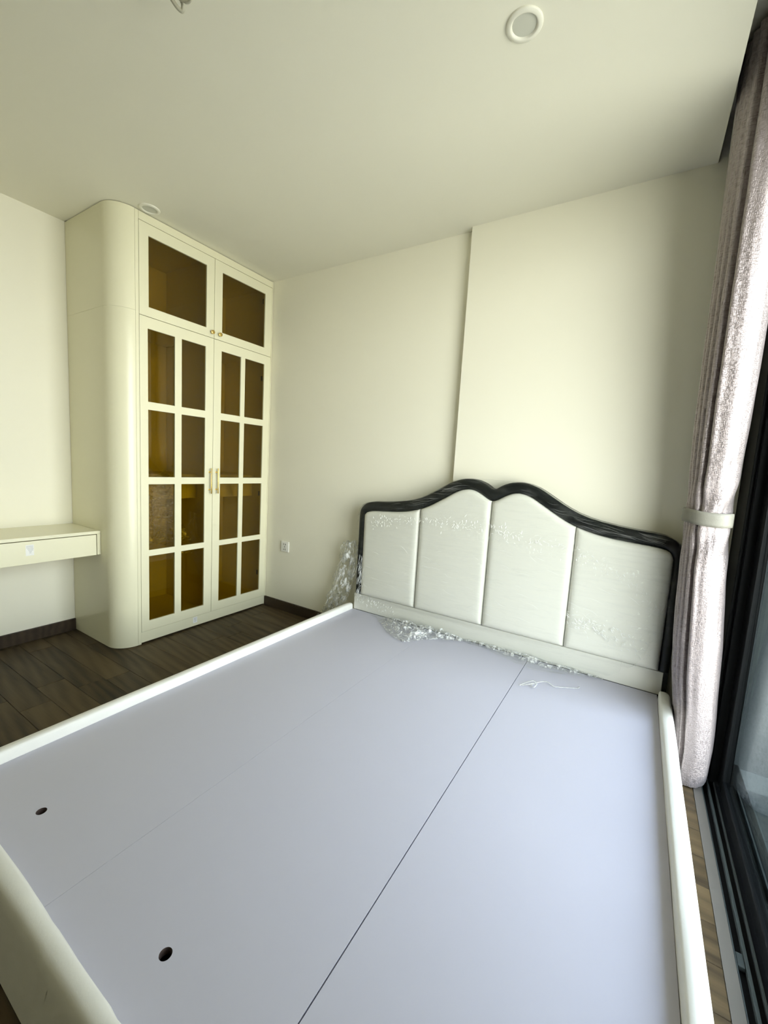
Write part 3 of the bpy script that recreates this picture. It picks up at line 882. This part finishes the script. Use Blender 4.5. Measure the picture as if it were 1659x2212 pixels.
# ------------------------------------------------------------------ curtain
CUR = [  # z, left tangent slope, right tangent slope, centre y, half depth
    (0.012, .1085, .1745, 2.165, .118), (.05, .1080, .1752, 2.165, .120), (.15, .1075, .1765, 2.165, .124), (.30, .1020, .1745, 2.165, .125), (.45, .0930, .1705, 2.165, .124), (.60, .0878, .1668, 2.165, .122), (.80, .0835, .1595, 2.165, .120),
    (.93, .0812, .1548, 2.165, .115), (1.05, .0800, .1514, 2.165, .110), (1.12, .0797, .1500, 2.165, .108), (1.18, .0795, .1508, 2.165, .110), (1.26, .0780, .1530, 2.160, .116), (1.38, .0755, .1556, 2.155, .124), (1.55, .0733, .1572, 2.145, .135),
    (1.88, .0722, .1590, 2.125, .155), (2.20, .0709, .1615, 2.105, .175), (2.50, .0691, .1650, 2.090, .190), (2.80, .0680, .1680, 2.080, .200)]
def csec(z):
    m1, m2, cy, b = lerp_tab(CUR, z)
    lo_, hi_ = 0.0, .3
    for _ in range(40):
        a = (lo_ + hi_) / 2
        g = (m2 - m1) * cy - math.sqrt(a * a + (m1 * b) ** 2) - math.sqrt(a * a + (m2 * b) ** 2)
        if g > 0: lo_ = a
        else: hi_ = a
    cx = m1 * cy + math.sqrt(a * a + (m1 * b) ** 2)
    return cx, cy, a, b
def gauss(x, c, w): return math.exp(-((x - c) / w) ** 2)
def cpoint(t, z, off=0.0):
    cx, cy, a, b = csec(z)
    deg = math.degrees(t) % 360
    tie = math.exp(-((z - 1.12) / .16) ** 2)
    fold = 0.0
    fold -= .030 * gauss(deg, 124, 5)                       # main groove
    fold += .008 * gauss(deg, 112, 7)
    for c, w, d in ((141, 3, .014), (154, 3, .016), (168, 3, .014), (186, 5, .018), (215, 8, .022), (248, 9, .022), (282, 9, .022), (312, 8, .020), (340, 6, .014)):
        fold -= d * gauss(deg, c, w)
    fold *= (1 - .55 * tie)
    # slack dents near the tie and a pinch above it
    fold += tie * (1 - gauss(z, 1.12, .035)) * .007 * math.sin(deg * .075 + z * 34) * (1 if 10 < deg < 120 else .4)
    fold -= .010 * gauss(z, 1.34, .02) * gauss(deg, 58, 14)
    fold += .003 * nz(deg * .03, z * 2.2, 4.4) + .0018 * nz(deg * .08, z * 7, 1.1)
    c, s = math.cos(t), math.sin(t)
    nx, ny = c / a, s / b
    ln = math.hypot(nx, ny); nx /= ln; ny /= ln
    return Vector((cx + a * c + nx * (fold + off), cy - b * s - ny * (fold + off), z))
cur = tag(empty('curtain', (.29, 2.16, 0.01)), 'mauve grey satin curtain tied back beside the headboard', 'curtain')
NA, NZ = 220, 190
zs = [0.012 + (2.80 - 0.012) * j / NZ for j in range(NZ + 1)]
v, uvs = [], []
for j, z in enumerate(zs):
    per = 0; prev = None
    for k in range(NA):
        t = 2 * math.pi * k / NA
        p = cpoint(t, z)
        if z < .30: p.x = max(p.x, .2325 if z < .27 else .2325 - (z - .27) / .03 * .02)
        if j == 0: p.z += .006 * math.sin(3 * t) + .004 * nz(k * .15, 0, 2)
        if p.y > 2.288 and z < 1.25: p.y = 2.288 + (p.y - 2.288) * .1
        v.append(p); uvs.append((k / NA * .9, z))
f = [(j * NA + k, j * NA + (k + 1) % NA, (j + 1) * NA + (k + 1) % NA, (j + 1) * NA + k) for j in range(NZ) for k in range(NA)]
mesh('fabric', v, f, 'satin', cur, smooth=True, uvs=uvs)
v = []
NT = 120
for off, (za, zb) in ((.005, (1.092, 1.150)), (.0075, (1.093, 1.149)), (.0075, (1.093, 1.149)), (.005, (1.092, 1.150))):
    pass
rows = [(.0045, 1.0925), (.0080, 1.0935), (.0085, 1.105), (.0085, 1.137), (.0080, 1.1485), (.0045, 1.1495)]
for off, z in rows:
    for k in range(NT):
        t = 2 * math.pi * k / NT
        cx, cy, a, b = csec(1.12)
        c, s = math.cos(t), math.sin(t)
        ex = abs(c) ** .8 * (1 if c > 0 else -1); ey = abs(s) ** .8 * (1 if s > 0 else -1)
        x = cx + (a + off) * ex; yy = cy - (b + off) * ey
        tilt = -.05 * (x - cx)
        v.append((x, min(yy, 2.292), z + tilt + .002 * math.sin(3 * t)))
m = len(rows)
f = [(j * NT + k, j * NT + (k + 1) % NT, (j + 1) * NT + (k + 1) % NT, (j + 1) * NT + k) for j in range(m - 1) for k in range(NT)]
tb = mesh('tieback', v, f, 'tie', cur, smooth=True)
tb['label'] = 'pale grey cloth tieback band'
rail_o = tag(box('curtain_rail', (.235, .265, -.95, 2.385, 2.802, PTOP - .0005), 'alu', bevel=.003), 'slim dark curtain rail inside the ceiling pocket', 'curtain rail')

# ------------------------------------------------------------------ ceiling fittings
def downlight(x, y, label):
    d = tag(empty('downlight', (x, y, H)), label, 'downlight', 'recessed ceiling downlights')
    v, f = [], []
    prof = [(.0555, 0.0), (.0555, -.0035), (.0535, -.0055), (.0440, -.0075), (.0405, -.0070), (.0370, -.0010)]
    n = 40
    for r, h in prof:
        for k in range(n):
            a = 2 * math.pi * k / n; v.append((x + r * math.cos(a), y + r * math.sin(a), H + h))
    f = [(i * n + k, i * n + (k + 1) % n, (i + 1) * n + (k + 1) % n, (i + 1) * n + k) for i in range(len(prof) - 1) for k in range(n)]
    mesh('trim_ring', v, f, 'ring', d, smooth=True)
    lathe('lens', [(.0365, -.0004), (.0368, -.0016), (.030, -.0024), (.010, -.0028)], (x, y, H), 'z', 'lens', d, 32)
downlight(-.465, 1.425, 'round white ceiling downlight above the bed')
downlight(-2.585, 1.425, 'round white ceiling downlight right above the wardrobe doors')

wires = tag(empty('ceiling_wires', (-1.31, .80, H)), 'coiled loose wires hanging from the ceiling for a lamp', 'wires')
cx, cy = -1.315, .800
tube('wire', [(cx - .01, cy - .02, H), (cx - .012, cy - .015, 2.60), (cx - .008, cy + .006, 2.575), (cx + .000, cy + .024, 2.567), (cx + .010, cy + .020, 2.580), (cx + .004, cy + .0, 2.605), (cx - .004, cy - .02, H)], .0058, 'wire', wires)
tube('wire', [(cx + .01, cy - .02, H), (cx + .012, cy + .000, 2.59), (cx + .030, cy + .018, 2.571), (cx + .050, cy + .020, 2.575), (cx + .055, cy + .004, 2.595), (cx + .03, cy - .018, 2.61), (cx + .006, cy - .03, H)], .0042, 'wire', wires)
tube('wire', [(cx, cy - .012, H), (cx + .008, cy + .006, 2.585), (cx + .028, cy + .012, 2.578), (cx + .042, cy + .006, 2.590), (cx + .025, cy - .012, 2.62), (cx + .012, cy - .03, H)], .0036, 'wire', wires)

# ------------------------------------------------------------------ wall socket
sk = tag(empty('wall_socket', (-2.430, YB, .50)), 'square white wall socket with five slots beside the wardrobe', 'socket')
sx0, sx1, sz0, sz1 = -2.473, -2.387, .501, .587
box('plate', (sx0, sx1, YB - .009, YB - .0002, sz0, sz1), 'plastic', sk, bevel=.003, segs=3)
ins = box('insert', (sx0 + .016, sx1 - .016, YB - .0104, YB - .0088, sz0 + .012, sz1 - .012), 'plastic', sk, bevel=.0008)
scx, scz = (sx0 + sx1) / 2, (sz0 + sz1) / 2
for dx, dz, w, h, rot in ((-.011, .020, .005, .011, 0), (.011, .020, .005, .011, 0), (0, -.001, .0045, .012, 0), (-.012, -.022, .0045, .012, .6), (.012, -.022, .0045, .012, -.6)):
    o = box('slot', (scx + dx - w / 2, scx + dx + w / 2, YB - .0107, YB - .0103, scz + dz - h / 2, scz + dz + h / 2), 'dark', sk)
    o.rotation_euler = (0, rot, 0)
